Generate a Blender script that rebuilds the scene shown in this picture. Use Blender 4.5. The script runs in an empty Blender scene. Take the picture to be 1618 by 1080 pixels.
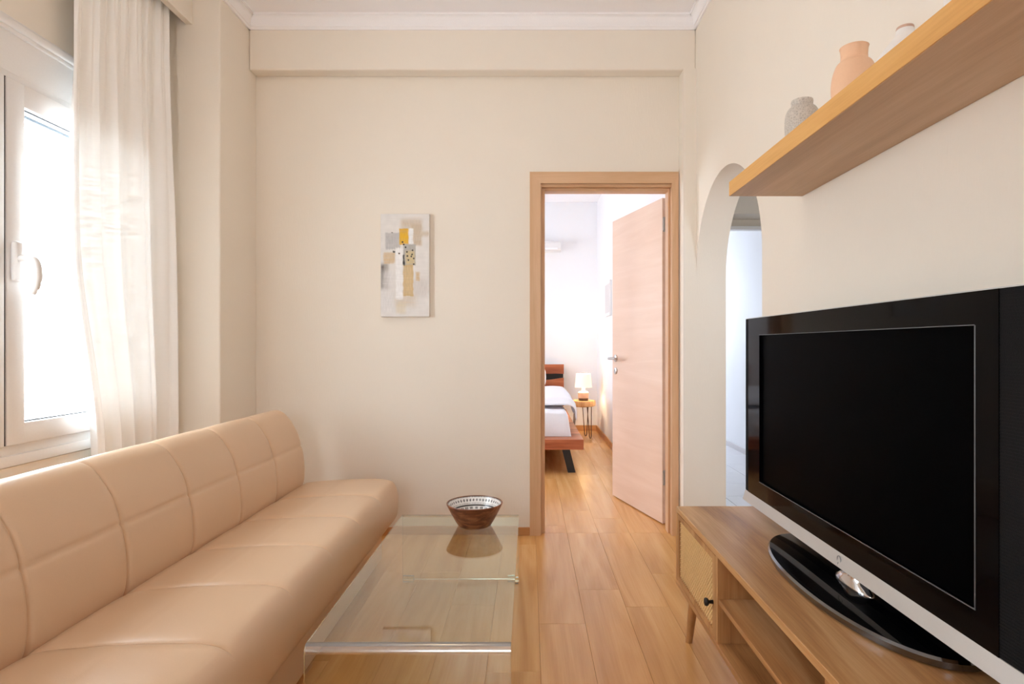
import bpy, bmesh, math, random
from mathutils import Vector, Matrix, noise as mnoise
random.seed(7)
PI = math.pi
sc = bpy.context.scene
C = sc.collection

# ------------------------------------------------------------------ camera
cd = bpy.data.cameras.new('camera'); cam = bpy.data.objects.new('camera', cd); C.objects.link(cam)
cam.location = (0, 0, 1.095); cam.rotation_euler = (PI/2, 0, 0)
cd.sensor_width = 36; cd.lens = 944/1618*36
cd.shift_x = -27/1618; cd.shift_y = 6/1618; cd.clip_start = .02
sc.camera = cam
# ------------------------------------------------------------------ sky, exposure
w = bpy.data.worlds.new('sky'); sc.world = w; w.use_nodes = True
bg = w.node_tree.nodes['Background']
bg.inputs['Color'].default_value = (.83, .915, 1, 1); bg.inputs['Strength'].default_value = 6.6
vs = sc.view_settings; vs.view_transform = 'Standard'; vs.look = 'None'; vs.gamma = 1; vs.use_curve_mapping = False
vs.exposure = 1.32
cy = sc.cycles
cy.max_bounces = 20; cy.diffuse_bounces = 8; cy.glossy_bounces = 6; cy.transmission_bounces = 16; cy.transparent_max_bounces = 24
cy.sample_clamp_indirect = 6; cy.use_denoising = True

def portal(name, loc, rot, sx, sy):
    l = bpy.data.lights.new(name, 'AREA'); l.shape = 'RECTANGLE'; l.size = sx; l.size_y = sy
    l.cycles.is_portal = True
    o = bpy.data.objects.new(name, l); o.location = loc; o.rotation_euler = rot; C.objects.link(o)
    return o
# sky portals in the windows and the added fill openings (they only steer sampling)
portal('window_portal', (-2.1, 2.11, 1.4), (0, -PI/2, 0), 1.7, 1.8)
portal('rear_fill_portal', (-.45, -2.65, 1.7), (PI/2, 0, 0), .72, 1.02)  # for the opening added behind the camera as fill
portal('bedroom_portal', (-2.75, 5.6, 1.5), (0, -PI/2, 0), 1.34, 1.14)
portal('hall_portal', (1.55, 8.32, 1.6), (-PI/2, 0, 0), .62, 1.02)

portal('hall_fill_portal', (1.725, 1.38, 1.775), (PI/2, 0, 0), .46, .56)  # for the unseen opening added to brighten the hall

# ------------------------------------------------------------------ helpers
def link(o): C.objects.link(o); return o
def wloc(o):
    v = Vector((0, 0, 0))
    while o is not None: v += o.location; o = o.parent
    return v
def obj(name, bm, mat, parent=None, smooth=False, local=False, loc=None):
    me = bpy.data.meshes.new(name)
    if parent is not None and not local:
        bmesh.ops.translate(bm, verts=bm.verts, vec=-wloc(parent))
    elif parent is None and loc is not None:
        bmesh.ops.translate(bm, verts=bm.verts, vec=-Vector(loc))
    bmesh.ops.recalc_face_normals(bm, faces=bm.faces)
    bm.to_mesh(me); bm.free()
    for m in (mat if isinstance(mat, (list, tuple)) else [mat]): me.materials.append(m)
    if smooth:
        me.polygons.foreach_set('use_smooth', [len(p.vertices) < 12 for p in me.polygons])
        if smooth == 'auto':
            me.set_sharp_from_angle(angle=math.radians(38))
    o = bpy.data.objects.new(name, me); link(o)
    if parent is not None: o.parent = parent
    elif loc is not None: o.location = loc
    return o
def tag(o, label=None, cat=None, group=None, kind=None):
    if label: o['label'] = label
    if cat: o['category'] = cat
    if group: o['group'] = group
    if kind: o['kind'] = kind
    return o
def thing(name, label, cat, loc, group=None):
    o = bpy.data.objects.new(name, None); o.location = loc; o.empty_display_size = .1; link(o)
    return tag(o, label, cat, group)
def struct(o, kind='structure'):
    o['kind'] = kind; return o
def structE(name, loc=(0, 0, 0)):
    o = bpy.data.objects.new(name, None); o.location = loc; link(o); o['kind'] = 'structure'; return o

def box(bm, x0, x1, y0, y1, z0, z1, bevel=0, seg=2):
    vs_ = [bm.verts.new((x, y, z)) for x in (x0, x1) for y in (y0, y1) for z in (z0, z1)]
    F = [(0, 1, 3, 2), (4, 6, 7, 5), (0, 4, 5, 1), (2, 3, 7, 6), (0, 2, 6, 4), (1, 5, 7, 3)]
    fs = [bm.faces.new([vs_[i] for i in f]) for f in F]
    if bevel:
        es = list({e for f in fs for e in f.edges})
        bmesh.ops.bevel(bm, geom=es, offset=bevel, segments=seg, profile=.5, affect='EDGES')
    return bm
def B(*a, **k): return box(bmesh.new(), *a, **k)
def lathe(bm, prof, c, n=48, cap=True):
    rings = []
    for r, z in prof:
        if r < 1e-6: rings.append([bm.verts.new((c[0], c[1], c[2]+z))])
        else: rings.append([bm.verts.new((c[0]+r*math.cos(2*PI*i/n), c[1]+r*math.sin(2*PI*i/n), c[2]+z)) for i in range(n)])
    for a, b in zip(rings, rings[1:]):
        for i in range(n):
            j = (i+1) % n
            if len(a) == 1 and len(b) == 1: continue
            if len(a) == 1: bm.faces.new((a[0], b[i], b[j]))
            elif len(b) == 1: bm.faces.new((a[i], b[0], a[j]))
            else: bm.faces.new((a[i], b[i], b[j], a[j]))
    if cap:
        for r in (rings[0], rings[-1]):
            if len(r) > 2: bm.faces.new(r)
    return bm
def tube(bm, pts, r, n=12, cap=True):
    pts = [Vector(p) for p in pts]; rings = []
    rr = r if isinstance(r, (list, tuple)) else [r]*len(pts)
    prev = None
    for i, p in enumerate(pts):
        t = (pts[min(i+1, len(pts)-1)]-pts[max(i-1, 0)]).normalized()
        if prev is None:
            a = Vector((0, 0, 1)) if abs(t.z) < .9 else Vector((1, 0, 0))
            u = t.cross(a).normalized()
        else: u = (prev-t*prev.dot(t)).normalized()
        prev = u; v = t.cross(u)
        rings.append([bm.verts.new(p+rr[i]*(u*math.cos(2*PI*k/n)+v*math.sin(2*PI*k/n))) for k in range(n)])
    for a, b in zip(rings, rings[1:]):
        for k in range(n):
            bm.faces.new((a[k], a[(k+1) % n], b[(k+1) % n], b[k]))
    if cap: bm.faces.new(rings[0]); bm.faces.new(rings[-1])
    return bm
def prism(bm, poly, axis, a, b):
    """extrude a 2D polygon along an axis; poly is (u,v): x->(y,z) y->(x,z) z->(x,y)"""
    def P(u, v, t): return {'x': (t, u, v), 'y': (u, t, v), 'z': (u, v, t)}[axis]
    A = [bm.verts.new(P(u, v, a)) for u, v in poly]; Bv = [bm.verts.new(P(u, v, b)) for u, v in poly]
    n = len(poly)
    f1 = bm.faces.new(A); f2 = bm.faces.new(Bv)
    for i in range(n): bm.faces.new((A[i], A[(i+1) % n], Bv[(i+1) % n], Bv[i]))
    if n > 4: bmesh.ops.triangulate(bm, faces=[f1, f2])
    return bm
def catmull(P, n=8):
    P = [Vector(p) for p in P]; out = []
    Q = [P[0]*2-P[1]]+P+[P[-1]*2-P[-2]]
    for i in range(1, len(Q)-2):
        for k in range(n):
            t = k/n; a, b, c, d = Q[i-1:i+3]
            out.append(.5*((2*b)+(c-a)*t+(2*a-5*b+4*c-d)*t*t+(3*b-a-3*c+d)*t**3))
    out.append(P[-1]); return out
def grid(bm, rows, close_u=False, close_v=False):
    R = [[bm.verts.new(p) for p in r] for r in rows]
    m = len(R); n = len(R[0])
    for i in range(m if close_u else m-1):
        for j in range(n if close_v else n-1):
            bm.faces.new((R[i][j], R[(i+1) % m][j], R[(i+1) % m][(j+1) % n], R[i][(j+1) % n]))
    return R
def sm(a, b, x):
    t = max(0, min(1, (x-a)/(b-a))); return t*t*(3-2*t)

# ------------------------------------------------------------------ materials
def nt(name):
    m = bpy.data.materials.new(name); m.use_nodes = True
    return m, m.node_tree.nodes, m.node_tree.links, m.node_tree.nodes['Principled BSDF']
def S(r, g, b):
    f = lambda c: (c/255/12.92 if c/255 <= .04045 else ((c/255+.055)/1.055)**2.4)
    return (f(r), f(g), f(b), 1)
def plain(name, col, rough=.5, metal=0, bump=0, bscale=200, spec=None, coat=0):
    m, N, L, p = nt(name)
    p.inputs['Roughness'].default_value = rough; p.inputs['Metallic'].default_value = metal
    if spec is not None: p.inputs['Specular IOR Level'].default_value = spec
    if coat: p.inputs['Coat Weight'].default_value = coat
    tc = N.new('ShaderNodeTexCoord'); n = N.new('ShaderNodeTexNoise'); n.inputs['Scale'].default_value = bscale
    n.inputs['Detail'].default_value = 4; L.new(tc.outputs['Object'], n.inputs['Vector'])
    mx = N.new('ShaderNodeMix'); mx.data_type = 'RGBA'
    mx.inputs['A'].default_value = tuple(c*.965 for c in col[:3])+(1,); mx.inputs['B'].default_value = tuple(min(1, c*1.03) for c in col[:3])+(1,)
    L.new(n.outputs['Fac'], mx.inputs['Factor']); L.new(mx.outputs['Result'], p.inputs['Base Color'])
    if bump:
        b = N.new('ShaderNodeBump'); b.inputs['Strength'].default_value = bump; b.inputs['Distance'].default_value = .002
        L.new(n.outputs['Fac'], b.inputs['Height']); L.new(b.outputs['Normal'], p.inputs['Normal'])
    return m
def ramp(N, stops):
    r = N.new('ShaderNodeValToRGB'); e = r.color_ramp.elements
    while len(e) < len(stops): e.new(.5)
    for k, (pos, c) in enumerate(stops): e[k].position = pos; e[k].color = c
    return r
def wood(name, c1, c2, c3, axis='y', scale=1, rough=.4, grain=1., knots=0, var=.12, coat=0, bump=.12):
    m, N, L, p = nt(name)
    tc = N.new('ShaderNodeTexCoord'); oi = N.new('ShaderNodeObjectInfo')
    mp = N.new('ShaderNodeMapping')
    st = {'x': (.09, 1, 1), 'y': (1, .09, 1), 'z': (1, 1, .09)}[axis]
    mp.inputs['Scale'].default_value = [s*scale for s in st]
    off = N.new('ShaderNodeVectorMath'); off.operation = 'MULTIPLY_ADD'
    cx = N.new('ShaderNodeCombineXYZ'); 
    for k in range(3): L.new(oi.outputs['Random'], cx.inputs[k])
    L.new(cx.outputs[0], off.inputs[0]); off.inputs[1].default_value = (37.1, 53.7, 19.3)
    L.new(tc.outputs['Object'], off.inputs[2]); L.new(off.outputs[0], mp.inputs['Vector'])
    n1 = N.new('ShaderNodeTexNoise'); n1.inputs['Scale'].default_value = 7; n1.inputs['Detail'].default_value = 5; n1.inputs['Distortion'].default_value = 1.1
    L.new(mp.outputs[0], n1.inputs['Vector'])
    mp2 = N.new('ShaderNodeMapping'); mp2.inputs['Scale'].default_value = [s*scale for s in {'x': (.025, 1, 1), 'y': (1, .025, 1), 'z': (1, 1, .025)}[axis]]
    L.new(off.outputs[0], mp2.inputs['Vector'])
    n2 = N.new('ShaderNodeTexNoise'); n2.inputs['Scale'].default_value = 130; n2.inputs['Detail'].default_value = 3
    L.new(mp2.outputs[0], n2.inputs['Vector'])
    mm = N.new('ShaderNodeMath'); mm.operation = 'MULTIPLY_ADD'; mm.inputs[1].default_value = .28*grain
    L.new(n2.outputs['Fac'], mm.inputs[0]); L.new(n1.outputs['Fac'], mm.inputs[2])
    sb = N.new('ShaderNodeMath'); sb.operation = 'SUBTRACT'; sb.inputs[1].default_value = .14*grain; L.new(mm.outputs[0], sb.inputs[0])
    r = ramp(N, [(.28, c1), (.5, c2), (.72, c3)]); L.new(sb.outputs[0], r.inputs['Fac'])
    hv = N.new('ShaderNodeHueSaturation')
    vv = N.new('ShaderNodeMath'); vv.operation = 'MULTIPLY_ADD'; vv.inputs[1].default_value = var*2; vv.inputs[2].default_value = 1-var
    L.new(oi.outputs['Random'], vv.inputs[0]); L.new(vv.outputs[0], hv.inputs['Value']); L.new(r.outputs['Color'], hv.inputs['Color'])
    L.new(hv.outputs['Color'], p.inputs['Base Color'])
    p.inputs['Roughness'].default_value = rough
    if coat: p.inputs['Coat Weight'].default_value = coat; p.inputs['Coat Roughness'].default_value = .25
    b = N.new('ShaderNodeBump'); b.inputs['Strength'].default_value = bump; b.inputs['Distance'].default_value = .001
    L.new(n2.outputs['Fac'], b.inputs['Height']); L.new(b.outputs['Normal'], p.inputs['Normal'])
    return m
def wallpaint(name, col, weave=.35):
    m, N, L, p = nt(name)
    p.inputs['Roughness'].default_value = .62; p.inputs['Specular IOR Level'].default_value = .3
    tc = N.new('ShaderNodeTexCoord'); mp = N.new('ShaderNodeMapping'); mp.inputs['Scale'].default_value = (1, 1, .16)
    L.new(tc.outputs['Object'], mp.inputs['Vector'])
    n = N.new('ShaderNodeTexNoise'); n.inputs['Scale'].default_value = 190; n.inputs['Detail'].default_value = 3; L.new(mp.outputs[0], n.inputs['Vector'])
    n2 = N.new('ShaderNodeTexNoise'); n2.inputs['Scale'].default_value = 2.2; L.new(tc.outputs['Object'], n2.inputs['Vector'])
    mx = N.new('ShaderNodeMix'); mx.data_type = 'RGBA'
    mx.inputs['A'].default_value = tuple(c*.975 for c in col[:3])+(1,); mx.inputs['B'].default_value = tuple(min(1, c*1.02) for c in col[:3])+(1,)
    L.new(n2.outputs['Fac'], mx.inputs['Factor']); L.new(mx.outputs['Result'], p.inputs['Base Color'])
    b = N.new('ShaderNodeBump'); b.inputs['Strength'].default_value = weave; b.inputs['Distance'].default_value = .0015
    L.new(n.outputs['Fac'], b.inputs['Height']); L.new(b.outputs['Normal'], p.inputs['Normal'])
    return m
def glass(name, tint, base=.04, rough=0.0, ex=5):
    """pane: clear body plus Schlick reflection (same from either side)"""
    m, N, L, p = nt(name); N.remove(p); out = N['Material Output']
    lw = N.new('ShaderNodeLayerWeight'); lw.inputs['Blend'].default_value = .5
    pw = N.new('ShaderNodeMath'); pw.operation = 'POWER'; pw.inputs[1].default_value = ex; L.new(lw.outputs['Facing'], pw.inputs[0])
    ma = N.new('ShaderNodeMath'); ma.operation = 'MULTIPLY_ADD'; ma.inputs[1].default_value = 1-base; ma.inputs[2].default_value = base; L.new(pw.outputs[0], ma.inputs[0])
    t = N.new('ShaderNodeBsdfTransparent'); t.inputs['Color'].default_value = tint
    g = N.new('ShaderNodeBsdfGlossy'); g.inputs['Roughness'].default_value = rough
    mx = N.new('ShaderNodeMixShader'); L.new(ma.outputs[0], mx.inputs[0]); L.new(t.outputs[0], mx.inputs[1]); L.new(g.outputs[0], mx.inputs[2])
    L.new(mx.outputs[0], out.inputs['Surface'])
    return m
def vcol(name, rough=.5, bump=0, coat=0):
    m, N, L, p = nt(name)
    a = N.new('ShaderNodeVertexColor'); a.layer_name = 'paint'; L.new(a.outputs['Color'], p.inputs['Base Color'])
    p.inputs['Roughness'].default_value = rough
    if coat: p.inputs['Coat Weight'].default_value = coat
    if bump:
        tc = N.new('ShaderNodeTexCoord'); n = N.new('ShaderNodeTexNoise'); n.inputs['Scale'].default_value = 60; n.inputs['Detail'].default_value = 6
        L.new(tc.outputs['Object'], n.inputs['Vector'])
        b = N.new('ShaderNodeBump'); b.inputs['Strength'].default_value = bump; b.inputs['Distance'].default_value = .002
        L.new(n.outputs['Fac'], b.inputs['Height']); L.new(b.outputs['Normal'], p.inputs['Normal'])
    return m

M = {}
M['wall'] = wallpaint('cream_wallpaper', S(238, 230, 218))
M['ceil'] = plain('white_ceiling_paint', S(247, 246, 249), .7, bump=.1)
M['trimwhite'] = plain('white_cornice_paint', S(248, 247, 249), .55)
M['white_wall'] = wallpaint('white_wall_paint', S(240, 240, 242), .15)
M['hall_wall'] = wallpaint('hall_cream_paint', S(222, 212, 198), .15)
M['pvc'] = plain('white_pvc', S(232, 230, 229), .35)
M['gasket'] = plain('black_rubber', S(40, 40, 44), .6)
M['alu'] = plain('grey_aluminium', S(120, 124, 130), .4, .6)
M['shutter'] = plain('grey_shutter_slats', S(96, 104, 114), .5)
M['leather'] = plain('tan_leatherette', S(220, 188, 156), .33, bump=.12, bscale=420, spec=.6)
M['floorwood'] = wood('oak_laminate', S(204, 148, 86), S(221, 167, 103), S(233, 184, 124), 'y', 1.3, .27, .8, var=.05, bump=.04)
M['subfloor'] = plain('dark_joint', S(196, 150, 102), .7)
M['doorwood'] = wood('pale_beech_veneer', S(229, 199, 178), S(233, 204, 184), S(238, 211, 193), 'x', 1.6, .4, 1.0, var=.0, bump=.08)
M['framewood'] = wood('beech_frame_upright', S(206, 164, 124), S(216, 176, 138), S(224, 186, 150), 'z', 1.6, .4, 1.1, var=.02, bump=.06)
M['framewood_h'] = wood('beech_frame_head', S(206, 164, 124), S(216, 176, 138), S(224, 186, 150), 'x', 1.6, .4, 1.1, var=.02, bump=.06)
M['skirt'] = wood('oak_skirting', S(176, 122, 74), S(190, 136, 86), S(204, 152, 100), 'x', 1.5, .4, var=.02)
M['unitwood'] = wood('walnut_oak_top', S(140, 94, 54), S(187, 138, 88), S(212, 170, 122), 'y', 1.6, .38, 1., var=.03)
M['unitwood_z'] = wood('walnut_oak_upright', S(146, 100, 58), S(183, 135, 85), S(204, 160, 110), 'z', 1.5, .42, 1., var=.03)
M['shelfwood'] = wood('oak_edge_lit', S(204, 148, 76), S(220, 166, 92), S(230, 180, 108), 'y', 1.8, .45, 1.2, var=.0)  # same laminate as the board, window light put into its golden colour
M['shelfbody'] = wood('oak_board_shaded', S(184, 153, 122), S(197, 166, 134), S(208, 179, 149), 'y', 1.8, .5, 1., var=0)  # browner copy of the shelf laminate, underside shade put into the colour
M['cane'] = plain('woven_cane', S(240, 208, 152), .55, bump=.3)
M['cane_dark'] = plain('cane_backing', S(190, 140, 76), .8)
M['black'] = plain('black_metal', S(26, 25, 26), .4)
M['glossblack'] = plain('piano_black', S(6, 6, 8), .06, spec=.07)
M['screen'] = plain('matte_black_screen', S(4, 4, 5), .3, spec=.008)
M['mesh'] = plain('speaker_cloth', S(17, 17, 19), .8, bump=.6, spec=.2, bscale=600)
M['silver'] = plain('brushed_silver', S(206, 204, 202), .38, .55, bump=.1, bscale=500)
M['chrome'] = plain('polished_chrome', S(226, 226, 230), .08, 1)
M['darkchrome'] = plain('smoked_chrome', S(120, 120, 122), .12, 1)
M['steel'] = plain('satin_steel', S(190, 188, 186), .3, 1)
M['white_fabric'] = plain('white_cotton', S(240, 240, 244), .85, bump=.2, bscale=120)
M['bedwood'] = wood('acacia_planks', S(140, 72, 40), S(178, 100, 62), S(204, 130, 90), 'x', 1.6, .42, 1., var=.06)
M['stool'] = wood('light_log_slab', S(196, 140, 86), S(216, 166, 112), S(228, 184, 132), 'z', 4, .5, 1., var=.02)
M['rust'] = plain('bronze_rod', S(92, 66, 52), .45, .5)
M['pinkclay'] = plain('pink_beige_ceramic', S(206, 170, 150), .5)
M['brownclay'] = plain('dark_brown_ceramic', S(84, 58, 46), .5)
M['whiteclay'] = plain('white_ceramic', S(238, 234, 230), .5)
M['peach'] = plain('peach_ceramic', S(240, 196, 160), .55, bump=.08)
M['tile'] = plain('white_floor_tile', S(226, 226, 230), .18, bscale=9)
M['grout'] = plain('grey_grout', S(176, 178, 184), .8)
M['tileskirt'] = plain('grey_tile_skirting', S(206, 200, 200), .3, bscale=30)
M['pane'] = glass('window_glass', (.97, .985, .98, 1))
m, N, L, p = nt('clear_table_glass'); M['tableglass'] = m; N.remove(p)
gg = N.new('ShaderNodeBsdfGlass'); gg.inputs['IOR'].default_value = 1.62; gg.inputs['Roughness'].default_value = 0; gg.inputs['Color'].default_value = (.962, .985, .957, 1)
L.new(gg.outputs[0], N['Material Output'].inputs['Surface'])
M['tablebend'] = glass('bright_glass_bend', (.94, .97, .93, 1), .45, .22)
M['bendback'] = glass('inner_glass_bend', (.97, .99, .97, 1), .04, .1)
M['glassedge'] = plain('green_glass_edge', S(168, 190, 172), .12)
M['bowlwood'] = wood('mango_wood', S(78, 41, 24), S(124, 70, 43), S(176, 118, 78), 'x', 5, .4, 1.2, var=.0)
M['paint_canvas'] = vcol('painted_canvas', .7, .4)
M['paint_bowl'] = vcol('glazed_pattern', .25)
M['canvas_edge'] = plain('raw_canvas', S(228, 222, 214), .8, bump=.3, bscale=500)
# grey textured vase: reticulated relief
m, N, L, p = nt('grey_crackle_ceramic'); M['greyvase'] = m
tc = N.new('ShaderNodeTexCoord'); vo = N.new('ShaderNodeTexVoronoi'); vo.feature = 'DISTANCE_TO_EDGE'; vo.inputs['Scale'].default_value = 150
L.new(tc.outputs['Object'], vo.inputs['Vector'])
r = ramp(N, [(.0, S(214, 206, 196)), (.12, S(196, 188, 178)), (.4, S(182, 174, 164))]); L.new(vo.outputs['Distance'], r.inputs['Fac']); L.new(r.outputs['Color'], p.inputs['Base Color'])
b = N.new('ShaderNodeBump'); b.inputs['Strength'].default_value = .9; b.inputs['Distance'].default_value = .002; b.invert = True
L.new(vo.outputs['Distance'], b.inputs['Height']); L.new(b.outputs['Normal'], p.inputs['Normal']); p.inputs['Roughness'].default_value = .35
# sheer curtain: woven voile, partly see-through, partly scattering
m, N, L, p = nt('white_voile'); M['voile'] = m; N.remove(p); out = N['Material Output']
tc = N.new('ShaderNodeTexCoord'); mp = N.new('ShaderNodeMapping'); mp.inputs['Scale'].default_value = (14, 14, 260); L.new(tc.outputs['Object'], mp.inputs['Vector'])
n = N.new('ShaderNodeTexNoise'); n.inputs['Scale'].default_value = 1; n.inputs['Detail'].default_value = 4; L.new(mp.outputs[0], n.inputs['Vector'])
mr = N.new('ShaderNodeMapRange'); mr.inputs['From Min'].default_value = .35; mr.inputs['From Max'].default_value = .65; mr.inputs['To Min'].default_value = .0; mr.inputs['To Max'].default_value = .014
L.new(n.outputs['Fac'], mr.inputs['Value'])
df = N.new('ShaderNodeBsdfDiffuse'); df.inputs['Color'].default_value = S(250, 249, 247)
tl = N.new('ShaderNodeBsdfTranslucent'); tl.inputs['Color'].default_value = S(250, 249, 247)
m1 = N.new('ShaderNodeMixShader'); mq = N.new('ShaderNodeMapRange'); mq.inputs['From Min'].default_value = .35; mq.inputs['From Max'].default_value = .65; mq.inputs['To Min'].default_value = .02; mq.inputs['To Max'].default_value = .045; L.new(n.outputs['Fac'], mq.inputs['Value']); L.new(mq.outputs[0], m1.inputs[0]); L.new(df.outputs[0], m1.inputs[1]); L.new(tl.outputs[0], m1.inputs[2])
tr = N.new('ShaderNodeBsdfTransparent'); m2 = N.new('ShaderNodeMixShader'); L.new(mr.outputs[0], m2.inputs[0]); L.new(m1.outputs[0], m2.inputs[1]); L.new(tr.outputs[0], m2.inputs[2])
L.new(m2.outputs[0], out.inputs['Surface'])
# lampshade
m, N, L, p = nt('cream_lampshade'); M['shade'] = m
p.inputs['Base Color'].default_value = S(250, 236, 208); p.inputs['Roughness'].default_value = .8
p.inputs['Emission Color'].default_value = S(255, 226, 170); p.inputs['Emission Strength'].default_value = .3
m, N, L, p = nt('lit_diffuser'); M['diffuser'] = m
p.inputs['Base Color'].default_value = S(250, 240, 225); p.inputs['Emission Color'].default_value = S(255, 224, 180); p.inputs['Emission Strength'].default_value = 4

# ------------------------------------------------------------------ the shell
ZC = 2.95
RW = .94          # right wall plane
YB = 3.46         # back wall plane
LW = -1.88        # window wall plane
Y0 = -2.5         # rear wall plane
# floors
floor = struct(obj('floor', B(-2.6, 1.02, Y0, 7.75, -.06, -.008), M['subfloor']))
cache = {}
def plank(x0, x1, y0, y1):
    key = (round(x1-x0, 4), round(y1-y0, 4))
    if key not in cache:
        hx = (x1-x0)/2-.0003; hy = (y1-y0)/2-.0003
        o = obj('plank', B(-hx, hx, -hy, hy, -.009, 0, bevel=.0008, seg=1), M['floorwood'], floor, local=True); cache[key] = o.data
    else:
        o = bpy.data.objects.new('plank', cache[key]); link(o); o.parent = floor
    o.location = ((x0+x1)/2, (y0+y1)/2, .0)
PW = .1835; XS = .0385
def planks(xa, xb, ya, yb):
    k = math.floor((xa-XS)/PW)
    while XS+k*PW < xb-1e-6:
        x0 = max(xa, XS+k*PW); x1 = min(xb, XS+(k+1)*PW)
        o = {0: 2.355, 1: 2.685, -1: 2.01}.get(k, random.Random(k).random()*1.28)
        j = math.floor((ya-o)/1.285)
        while o+j*1.285 < yb-1e-6:
            y0 = max(ya, o+j*1.285); y1 = min(yb, o+(j+1)*1.285)
            if y1-y0 > .01 and x1-x0 > .005: plank(x0, x1, y0, y1)
            j += 1
        k += 1
planks(LW, 1.02, Y0, 3.5)
planks(-2.5, .88, 3.5, 7.72)
# hall floor tiles
hall = struct(obj('floor_hall', B(1.02, 2.2, 1.5, 8.2, -.06, -.012), M['grout']))
tcache = {}
yy = 4.35-.4*8
while yy < 8.2:
    xx = 1.02
    while xx < 2.19:
        x1 = min(xx+.4, 2.19); y0 = max(yy, 1.5); y1 = min(yy+.4, 8.2)
        if y1-y0 > .02:
            key = (round(x1-xx, 3), round(y1-y0, 3))
            if key not in tcache:
                hx = (x1-xx)/2-.0015; hy = (y1-y0)/2-.0015
                o = obj('tile', B(-hx, hx, -hy, hy, -.013, 0, bevel=.001, seg=1), M['tile'], hall, local=True); tcache[key] = o.data
            else:
                o = bpy.data.objects.new('tile', tcache[key]); link(o); o.parent = hall
            o.location = ((xx+x1)/2, (y0+y1)/2, 0)
        xx += .4
    yy += .4
# ceiling
struct(obj('ceiling', B(-2.6, 2.3, Y0-.1, 8.3, ZC, ZC+.1), M['ceil']))
# window wall, with the window hole
WY0, WY1, WZ0, WZ1 = 1.20, 3.00, .655, 2.28
bm = bmesh.new()
box(bm, LW-.22, LW, Y0, WY0, 0, ZC); box(bm, LW-.22, LW, WY1, YB, 0, ZC)
box(bm, LW-.22, LW, WY0, WY1, 0, WZ0); box(bm, LW-.22, LW, WY0, WY1, WZ1, ZC)
struct(obj('wall_left', bm, M['wall']))
# pillar and beam
struct(obj('wall_pillar', B(LW, -1.58, 3.055, YB, 0, ZC, bevel=.006), M['wall']))
struct(obj('wall_beam', B(-1.58, RW, 3.37, YB, 2.65, ZC, bevel=.008), M['wall']))
struct(obj('wall_column', B(.868, RW, 3.3601, YB, 0, 2.655), M['wall']))
# back wall with the door hole
DX0, DX1, DZ = .06, .83, 2.04
bm = bmesh.new()
box(bm, LW-.22, DX0, YB, YB+.14, 0, ZC); box(bm, DX1, 1.107, YB, YB+.14, 0, ZC); box(bm, DX0, DX1, YB, YB+.14, DZ, ZC)
struct(obj('wall_back', bm, M['wall']))
# right wall with the arch
AY, AR, AZ = 2.885, .475, 1.48
arc = [(AY-AR*math.cos(PI*i/40), AZ+AR*math.sin(PI*i/40)) for i in range(41)]
bm = bmesh.new()
xa, xb = RW, RW+.167
def yz(x, p): return bm.verts.new((x, p[0], p[1]))
path = [(AY-AR, 0)]+arc+[(AY+AR, 0)]
F_ = [yz(xa, p) for p in path]; K_ = [yz(xb, p) for p in path]
for i in range(len(path)-1): bm.faces.new((F_[i], F_[i+1], K_[i+1], K_[i]))
for x, V in ((xa, F_), (xb, K_)):
    tops = [yz(x, (p[0], ZC)) for p in arc]
    for i in range(len(arc)-1): bm.faces.new((V[i+1], V[i+2], tops[i+1], tops[i]))
    a0, a1 = yz(x, (Y0, 0)), yz(x, (Y0, ZC)); bm.faces.new((a0, V[0], V[1], tops[0], a1))
    b0, b1 = yz(x, (YB, 0)), yz(x, (YB, ZC)); bm.faces.new((V[-1], b0, b1, tops[-1], V[-2]))
struct(obj('wall_right', bm, M['wall'], smooth='auto'))
# rear wall; its unseen opening is added for frontal fill light
bm = bmesh.new()
box(bm, LW-.22, -.8, Y0-.12, Y0, 0, ZC); box(bm, -.1, 1.107, Y0-.12, Y0, 0, ZC); box(bm, -.8, -.1, Y0-.12, Y0, 2.2, ZC); box(bm, -.8, -.1, Y0-.12, Y0, 0, 1.2)
struct(obj('wall_rear', bm, M['wall']))
# bedroom
bm = bmesh.new()
box(bm, -2.7, -2.5, YB+.14, 5.05, 0, ZC); box(bm, -2.7, -2.5, 6.15, 7.9, 0, ZC); box(bm, -2.7, -2.5, 5.05, 6.15, 0, .85); box(bm, -2.7, -2.5, 5.05, 6.15, 2.15, ZC)
box(bm, -2.7, LW-.2, YB, YB+.14, 0, ZC)
struct(obj('wall_bedroom_left', bm, M['white_wall']))
struct(obj('wall_bedroom_back', B(-2.6, 1.02, 7.72, 7.86, 0, ZC), M['white_wall']))
struct(obj('wall_bedroom_right', B(.88, 1.03, YB+.14, 7.72, 0, ZC), M['white_wall']))
struct(obj('wall_bedroom_front', B(-2.5, DX0-.07, YB+.14, YB+.15, 0, ZC), M['white_wall']))
struct(obj('baseboard_bedroom_right', B(.866, .88, 3.9, 7.72, 0, .07, bevel=.003), M['skirt']))
struct(obj('baseboard_bedroom_back', B(-2.5, .866, 7.706, 7.72, 0, .07, bevel=.003), M['skirt']))
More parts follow.
